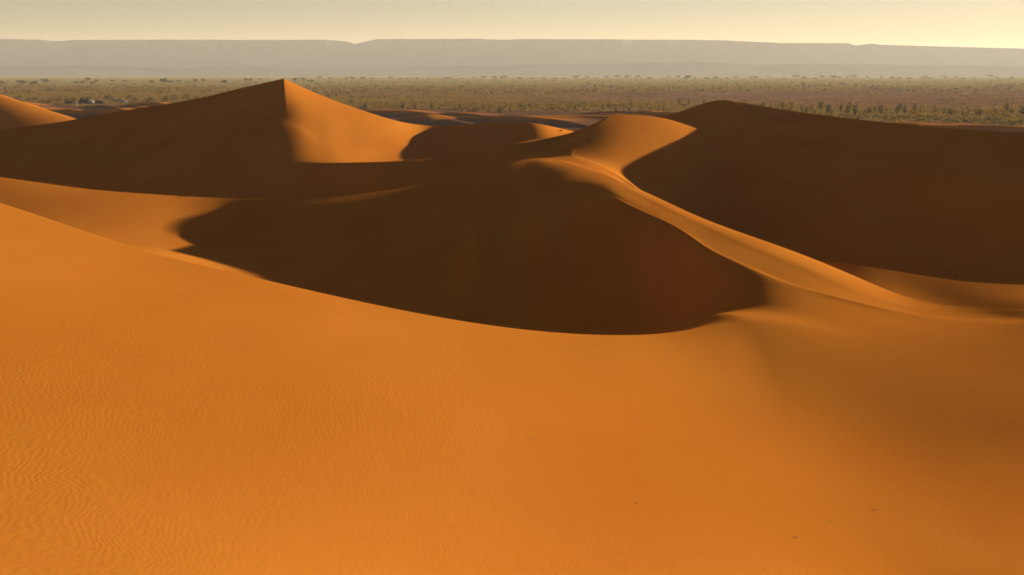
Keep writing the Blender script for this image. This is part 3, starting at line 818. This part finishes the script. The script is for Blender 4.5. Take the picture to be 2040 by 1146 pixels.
scatter(70, 1560, 2070, lambda u: 231 + 17 * (u - 1560) / 480, 6, 11, 'shrub', [M_OLIVE, M_GREEN, M_OLIVE], .9, 1.5, 'low_shrub', 'shrub', 'in the belt before the bush row', RIGHT, 'shrub', 'belt of low shrubs at the foot of the right-hand dune')
scatter(40, 700, 1330, lambda u: 221 - 4 * math.cos((u - 1000) / 160), 6, 15, 'tamarisk', [M_GOLD, M_GOLD, M_OLIVE], .7, 1.1, 'golden_bush', 'upright bush', 'along the sand edge', MID, 'bush', 'golden bushes behind the middle dunes')
scatter(40, 690, 1330, lambda u: 216 - 6 * math.sin(u / 90), 5, 9, 'shrub', [M_GOLD, M_OLIVE], .8, 1.4, 'low_shrub', 'rounded shrub', 'among the upright bushes', MID, 'shrub', 'small shrubs among the golden bushes')
scatter(26, 18, 420, lambda u: 203, 7, 13, 'shrub', [M_GREEN, M_GREEN, M_OLIVE], .9, 1.5, 'green_shrub', 'shrub', 'in the hedge-like row of the camp', LEFT, 'shrub', 'green shrubs beside the tents')
scatter(60, 1150, 2060, lambda u: 178 + 5 * math.sin(u / 70), 4, 7, 'shrub', [M_GREEN, M_OLIVE, M_TREE], 1.0, 1.7, 'green_shrub', 'shrub', 'dotting the bare brown flat', FLAT, 'shrub', 'shrubs on the bare middle of the plain')
for u, v, hp, wd, lab in [
        (1353, 208, 13, .75, 'roundish dark bush, left of three standing alone left of the dark dune top'),
        (1372, 207, 10, .7, 'thinner bush, middle of three standing alone left of the dark dune top'),
        (1402, 210, 13, .8, 'forked bush, right of three standing alone left of the dark dune top'),
        (724, 219, 12, 1.2, 'dark round shrub right above the long lit flank of the pyramid dune'),
        (996, 229, 16, .85, 'dark green bush on the sand edge above the middle hollow'),
        (943, 226, 11, 1.5, 'wide green shrub on the sand edge left of the dark green bush')]:
    x, y, _ = on_plain(u, v)
    plant('tamarisk_bush' if hp > 12.5 else 'green_shrub', BP, 'tamarisk' if wd < 1 else 'shrub', M_GREEN if u > 700 and u < 1000 else M_OLIVE, x, y, hp / F * y, wd, lab, 'bush')

# uncountable dry scrub and grass tufts over the plain
def scrub():
    g = np.random.default_rng(11)
    n = 26000
    u = g.uniform(-250, 2300, n)
    v = 154.5 + (246 - 154.5) * g.random(n) ** 1.15
    s = (u - 1020) / F / 1.012
    Yp = -PLAIN * F / (v - 145.0) * (1 + g.uniform(-.02, .02, n))
    Xp = s * Yp
    dens = fbm(Xp / 110, Yp / 150, 5, 4) + 0.35 * np.where(u > 1450, 1.0, 0) * (v > 215) - 0.55 * ((v > 176) & (v < 206) & (u > 1150)) + 0.15 * (v < 172)
    ok = (Yp > edge_y(Xp) + 2) & (g.random(n) < np.clip(0.55 + 0.7 * dens, 0.06, 1))
    Xp, Yp, v = Xp[ok], Yp[ok], v[ok]
    n = len(Xp)
    H = g.uniform(.25, 1.0, n) ** 1.5 * 1.1 * np.clip(Yp / 520, .8, 2.6)
    m = 7
    verts = np.zeros((n, m, 4, 3)); 
    a = g.uniform(0, 2 * np.pi, (n, m)); t = g.uniform(0.15, .75, (n, m)); rr_ = g.uniform(0, .9, (n, m))
    hh = H[:, None] * g.uniform(.45, 1.1, (n, m)); w = H[:, None] * g.uniform(.25, .55, (n, m))
    bx = Xp[:, None] + H[:, None] * rr_ * np.cos(a) * .9; by = Yp[:, None] + H[:, None] * rr_ * np.sin(a) * .9
    b = g.uniform(0, 2 * np.pi, (n, m)); ox, oy = np.cos(b), np.sin(b)
    tx, ty = np.cos(a) * t * hh, np.sin(a) * t * hh
    z0 = PLAIN - .15
    for q, (sx, tz) in enumerate(((-.5, 0), (.5, 0), (.7, 1), (-.7, 1))):
        verts[:, :, q, 0] = bx + ox * w * sx + tx * tz
        verts[:, :, q, 1] = by + oy * w * sx + ty * tz
        verts[:, :, q, 2] = z0 + hh * tz * (1 if q == 2 else .8) + .1
    V = verts.reshape(-1, 3)
    nf = n * m
    me = bpy.data.meshes.new('dry_scrub')
    me.vertices.add(len(V)); me.vertices.foreach_set('co', V.reshape(-1).astype(np.float32))
    me.loops.add(nf * 4); me.loops.foreach_set('vertex_index', np.arange(nf * 4, dtype=np.int32))
    me.polygons.add(nf); me.polygons.foreach_set('loop_start', np.arange(0, nf * 4, 4, dtype=np.int32))
    me.update(calc_edges=True)
    me.materials.append(M_SCRUB)
    o = bpy.data.objects.new('dry_scrub', me)
    COL.objects.link(o)
    o['kind'] = 'stuff'
    o['label'] = 'dry yellow scrub and grass tufts scattered over the plain'
scrub()

# ------------------------------------------------------------------ the camp at the left: tents, a person, a car
M_BLACK = flat_mat('black_goat_wool', (0.012, 0.010, 0.009), (0.022, 0.017, 0.014), 3)
M_CANVAS = flat_mat('pale_canvas', (0.50, 0.42, 0.31), (0.60, 0.51, 0.39), 3)
M_POLE = flat_mat('wooden_pole', (0.16, 0.10, 0.06), (0.24, 0.16, 0.09), 6)
M_WHITE = flat_mat('white_cloth', (0.72, 0.66, 0.58), (0.80, 0.75, 0.68), 8)
M_SKIN = flat_mat('skin', (0.20, 0.10, 0.06), (0.24, 0.12, 0.07), 12)

def tent(u, v, w, d, h, mat, label, rz):
    """low nomad tent: sagging cloth roof over poles, side cloths, guy ropes"""
    x, y, z = on_plain(u, v)
    root = bpy.data.objects.new('nomad_tent', None); COL.objects.link(root)
    root.location = (x, y, PLAIN + .12); root.rotation_euler = (0, 0, rz)
    root['label'] = label; root['category'] = 'tent'; root['group'] = 'tents of the camp at the left'
    nx, ny = 15, 9
    V, Fc = [], []
    for j in range(ny):
        for i in range(nx):
            a, b = i / (nx - 1) * 2 - 1, j / (ny - 1) * 2 - 1
            ridge = h * (1 - abs(b) ** 1.5 * .62)
            sag = .10 * h * math.sin((i / (nx - 1)) * math.pi * 3) ** 2
            drop = max(0.0, abs(a) - .62) / .38
            zz = max(.12, ridge * (1 - .75 * drop ** 1.3) - sag * (1 - abs(b)))
            V.append((a * w / 2, b * d / 2, zz))
    for j in range(ny - 1):
        for i in range(nx - 1):
            k = j * nx + i
            Fc.append((k, k + 1, k + nx + 1, k + nx))
    roof = mesh_obj('roof_cloth', V, Fc, mat, root)
    so = roof.modifiers.new('thickness', 'SOLIDIFY'); so.thickness = .05
    # front and back side cloths
    for sgn in (-1, 1):
        V, Fc = [], []
        for i in range(nx):
            a = i / (nx - 1) * 2 - 1
            zt = max(.12, h * .38 * (1 - .75 * (max(0, abs(a) - .62) / .38) ** 1.3))
            for q, zq in enumerate((zt - .02, -.15)):
                V.append((a * w / 2, sgn * (d / 2 + .02 + .10 * q + .04 * math.sin(i * 2.1)), zq))
        for i in range(nx - 1):
            if sgn < 0 and i in (6, 7):
                continue                                # the doorway
            Fc.append((2 * i, 2 * i + 1, 2 * i + 3, 2 * i + 2))
        so = mesh_obj('side_cloth', V, Fc, mat, root).modifiers.new('thickness', 'SOLIDIFY'); so.thickness = .04
    for px in (-.3, .3):
        wv, wf = [], []
        tube(wv, wf, [(px * w, 0, -.15), (px * w, 0, h * .97)], [.05, .04], 6)
        mesh_obj('pole', wv, wf, M_POLE, root)
    return root

tent(168, 208, 8.2, 6.0, 3.4, M_BLACK, 'large black domed nomad tent in the middle of the camp', 0.15)
tent(140, 207.5, 7.0, 5.0, 2.0, M_BLACK, 'low black tent left of the large domed tent', -0.1)
tent(182, 206, 3.6, 3.2, 2.2, M_CANVAS, 'small pale canvas tent against the right of the black tent', 0.3)
tent(199, 207.5, 6.6, 4.5, 2.0, M_BLACK, 'low flat black tent at the right end of the camp', 0.05)

def person(u, v):
    x, y, z = on_plain(u, v)
    root = bpy.data.objects.new('person', None); COL.objects.link(root)
    root.location = (x, y, PLAIN + .2); root.rotation_euler = (0, 0, 2.6)
    root['label'] = 'person in a long white robe standing in front of the black tent'
    root['category'] = 'person'
    # body: one continuous skinned figure
    J = {'pel': ((0, 0, .95), .13), 'chest': ((0, 0, 1.30), .16), 'neck': ((0, 0, 1.50), .06), 'head': ((0, .015, 1.62), .10), 'top': ((0, .01, 1.74), .08),
         'shl': ((-.19, 0, 1.42), .07), 'ell': ((-.25, -.02, 1.13), .05), 'wrl': ((-.25, .07, .90), .035), 'hal': ((-.24, .10, .80), .035),
         'shr': ((.19, 0, 1.42), .07), 'elr': ((.26, -.03, 1.13), .05), 'wrr': ((.24, .06, .89), .035), 'har': ((.23, .09, .79), .035),
         'hil': ((-.09, 0, .88), .10), 'knl': ((-.10, .02, .48), .065), 'anl': ((-.10, -.01, .08), .045), 'tol': ((-.11, .14, .03), .04),
         'hir': ((.09, 0, .88), .10), 'knr': ((.10, .03, .48), .065), 'anr': ((.11, 0, .08), .045), 'tor': ((.12, .15, .03), .04)}
    E = [('pel', 'chest'), ('chest', 'neck'), ('neck', 'head'), ('head', 'top'), ('chest', 'shl'), ('shl', 'ell'), ('ell', 'wrl'), ('wrl', 'hal'), ('chest', 'shr'), ('shr', 'elr'), ('elr', 'wrr'), ('wrr', 'har'),
         ('pel', 'hil'), ('hil', 'knl'), ('knl', 'anl'), ('anl', 'tol'), ('pel', 'hir'), ('hir', 'knr'), ('knr', 'anr'), ('anr', 'tor')]
    ids = list(J)
    me = bpy.data.meshes.new('body')
    me.from_pydata([J[k][0] for k in ids], [(ids.index(a), ids.index(b)) for a, b in E], [])
    me.materials.append(M_SKIN)
    o = bpy.data.objects.new('body', me); COL.objects.link(o); o.parent = root
    o.modifiers.new('skin', 'SKIN')
    for i, k in enumerate(ids):
        me.skin_vertices[0].data[i].radius = (J[k][1], J[k][1])
    me.skin_vertices[0].data[0].use_root = True
    o.modifiers.new('sub', 'SUBSURF').levels = 1
    o.modifiers['sub'].render_levels = 1
    # robe: flared from shoulders to ankles, with sleeves' width taken in
    prof = [(1.50, .09, .08), (1.45, .24, .13), (1.25, .30, .17), (1.0, .29, .19), (.7, .30, .22), (.35, .33, .25), (.10, .36, .28)]
    V, Fc = [], []
    n = 14
    for zz, rx, ry in prof:
        for k in range(n):
            a = 2 * math.pi * k / n
            f = 1 + .06 * math.sin(3 * a + zz * 4) * (1.5 - zz)
            V.append((rx * f * math.cos(a), ry * f * math.sin(a), zz))
    for i in range(len(prof) - 1):
        for k in range(n):
            Fc.append((i * n + k, i * n + (k + 1) % n, (i + 1) * n + (k + 1) % n, (i + 1) * n + k))
    mesh_obj('robe', V, Fc, M_WHITE, root, True)
    V, Fc = [], []
    prof = [(1.60, .105), (1.66, .135), (1.72, .13), (1.77, .09), (1.79, .02)]
    for zz, rr2 in prof:
        for k in range(10):
            a = 2 * math.pi * k / 10
            V.append((rr2 * math.cos(a), rr2 * math.sin(a) - .01, zz + (.03 if math.sin(a) > 0 else 0)))
    for i in range(len(prof) - 1):
        for k in range(10):
            Fc.append((i * 10 + k, i * 10 + (k + 1) % 10, (i + 1) * 10 + (k + 1) % 10, (i + 1) * 10 + k))
    mesh_obj('headscarf', V, Fc, M_WHITE, root, True)
    return root
person(153, 211)

def car(u, v):
    x, y, z = on_plain(u, v)
    root = bpy.data.objects.new('parked_car', None); COL.objects.link(root)
    root.location = (x, y, PLAIN + .15); root.rotation_euler = (0, 0, 0.12)
    root['label'] = 'pale blue grey off-road car parked right of the tents'
    root['category'] = 'car'
    m, nt, bs = new_mat('car_paint')
    bs.inputs['Base Color'].default_value = (0.36, 0.40, 0.46, 1); bs.inputs['Roughness'].default_value = .35
    bs.inputs['Specular IOR Level'].default_value = .5
    gl, nt2, bg2 = new_mat('car_glass')
    bg2.inputs['Base Color'].default_value = (0.02, 0.025, 0.03, 1); bg2.inputs['Roughness'].default_value = .08; bg2.inputs['Specular IOR Level'].default_value = .6
    ty, _, bt = new_mat('tyre_rubber'); bt.inputs['Base Color'].default_value = (0.02, 0.02, 0.02, 1)
    st, _, bst = new_mat('steel_rim'); bst.inputs['Base Color'].default_value = (0.4, 0.4, 0.4, 1); bst.inputs['Metallic'].default_value = .8; bst.inputs['Roughness'].default_value = .4
    def prism(name, prof, half, mat, par, inset=0.0):
        V = [(a, -half + (inset if b > 1.2 else 0), b) for a, b in prof] + [(a, half - (inset if b > 1.2 else 0), b) for a, b in prof]
        n = len(prof)
        Fc = [tuple(range(n)), tuple(reversed(range(n, 2 * n)))] + [(i, n + i, n + (i + 1) % n, (i + 1) % n) for i in range(n)]
        o = mesh_obj(name, V, Fc, mat, par)
        bv = o.modifiers.new('round', 'BEVEL'); bv.width = .05; bv.segments = 2
        return o
    prism('body', [(-2.3, .45), (-2.3, 1.0), (-2.15, 1.1), (-1.95, 1.80), (.35, 1.82), (.95, 1.15), (2.1, 1.05), (2.3, .9), (2.3, .45)], .88, m, root, .10)
    for sgn in (-1, 1):
        for a0, a1 in ((-1.80, -1.0), (-.92, -.10), (-.02, .62)):
            yy = sgn * .865
            V = [(a0, yy, 1.15), (a1, yy, 1.15), (min(a1, .34 if a1 > .3 else a1), sgn * .80, 1.70), (a0 + .05, sgn * .80, 1.70)]
            w = mesh_obj('window', V, [(0, 1, 2, 3)], gl, root)
            w.modifiers.new('thickness', 'SOLIDIFY').thickness = .03
    ws = mesh_obj('windscreen', [(.40, -.72, 1.76), (.40, .72, 1.76), (.93, .76, 1.20), (.93, -.76, 1.20)], [(0, 1, 2, 3)], gl, root)
    ws.location = (.02, 0, .02)
    ws.modifiers.new('thickness', 'SOLIDIFY').thickness = .02
    for wx in (-1.4, 1.45):
        for sgn in (-1, 1):
            def ring(r0, r1, hw, n=16):
                V, Fc = [], []
                for rr3, hh in ((r0, -hw), (r1, -hw), (r1, hw), (r0, hw)):
                    for k in range(n):
                        a = 2 * math.pi * k / n
                        V.append((rr3 * math.cos(a), hh, rr3 * math.sin(a)))
                for q in range(4):
                    for k in range(n):
                        Fc.append((q * n + k, q * n + (k + 1) % n, ((q + 1) % 4) * n + (k + 1) % n, ((q + 1) % 4) * n + k))
                return V, Fc
            wh = mesh_obj('wheel', *ring(.20, .38, .12), ty, root)
            wh.location = (wx, sgn * .82, .38)
            mesh_obj('rim', *ring(.03, .205, .10), st, wh)
    for sgn in (-1, 1):
        h = mesh_obj('headlight', [(2.31, sgn * .75 - .12, .72), (2.31, sgn * .75 + .12, .72), (2.31, sgn * .75 + .12, .90), (2.31, sgn * .75 - .12, .90)], [(0, 1, 2, 3)], st, root)
        h.modifiers.new('thickness', 'SOLIDIFY').thickness = .03
    return root
car(245, 205.5)

# ------------------------------------------------------------------ small things lying on the sand
def twig(u, v, length, label, n=3):
    p = find_on(u, v)
    wv, wf = [], []
    for k in range(n):
        a = rng.uniform(-.5, .5); l = length * rng.uniform(.4, 1)
        q0 = (rng.uniform(-.3, .3) * length, rng.uniform(-.15, .15) * length, .01)
        pts = [q0, (q0[0] + l * .5 * math.cos(a), q0[1] + l * .5 * math.sin(a), .03 * length + .01), (q0[0] + l * math.cos(a + .3), q0[1] + l * math.sin(a + .3), .06 * length * rng.random())]
        base = len(wv)
        tube(wv, wf, pts, [.012 * length + .006, .010 * length + .005, .004], 4)
    o = mesh_obj('dry_twig', wv, wf, M_BARK)
    o.location = p
    o['label'] = label; o['category'] = 'twig'
    return o
twig(1058, 872, .11, 'tiny dark twig on the smooth sand in the middle of the foreground')
twig(1275, 996, .11, 'tiny twig on the rippled sand below the middle of the foreground')
twig(1580, 1074, .18, 'dark twig near the bottom edge right of the centre', 4)
twig(1743, 1021, .17, 'dark twig on the bright sand in the lower right', 4)
twig(1432, 874, .15, 'left of two small twigs where the bright sand meets the dim hollow')
twig(1478, 870, .13, 'right of two small twigs where the bright sand meets the dim hollow')
twig(1656, 1041, .10, 'smallest speck of twig between the two dark twigs at lower right')
twig(1875, 581, .5, 'single dark twig on the shaded strip below the dark right-hand bowl')

def tuft(u, v, h, label, wide=1.0):
    p = find_on(u, v)
    return plant('grass_tuft', BP, 'shrub', M_OLIVE, p.x, p.y, h, wide, label, 'grass tuft', None, p.z - .04 * h)
tuft(372, 389, .30, 'lone green tuft on the crest left of the central shadow', 1.6)
tuft(1117, 260, .5, 'tiny dark tuft on the small sunlit tip behind the middle dunes', 1.2)
tuft(1905, 551, .10, 'left one of two flat dry tufts along the rim of the dark right-hand bowl', 3.0)
tuft(1945, 557, .08, 'right one of two flat dry tufts along the rim of the dark right-hand bowl', 3.0)

# ------------------------------------------------------------------ dusty air
hz = bpy.data.materials.new('haze')
hz.use_nodes = True
hnt = hz.node_tree
hnt.nodes.clear()
hv = hnt.nodes.new('ShaderNodeVolumePrincipled')
hv.inputs['Color'].default_value = (1.0, 0.880, 0.730, 1)
hv.inputs['Density'].default_value = 0.47e-4
hv.inputs['Anisotropy'].default_value = 0.14
ho = hnt.nodes.new('ShaderNodeOutputMaterial')
hnt.links.new(hv.outputs[0], ho.inputs['Volume'])
hb = [(x, y, z) for z in (PLAIN - 4, 262.0) for y in (-2500.0, 16500.0) for x in (-16500.0, 16500.0)]
haze = mesh_obj('haze', hb, [(0, 2, 3, 1), (4, 5, 7, 6), (0, 1, 5, 4), (2, 6, 7, 3), (0, 4, 6, 2), (1, 3, 7, 5)], hz)
haze['kind'] = 'stuff'
haze['label'] = 'warm dusty evening haze over the whole desert plain'
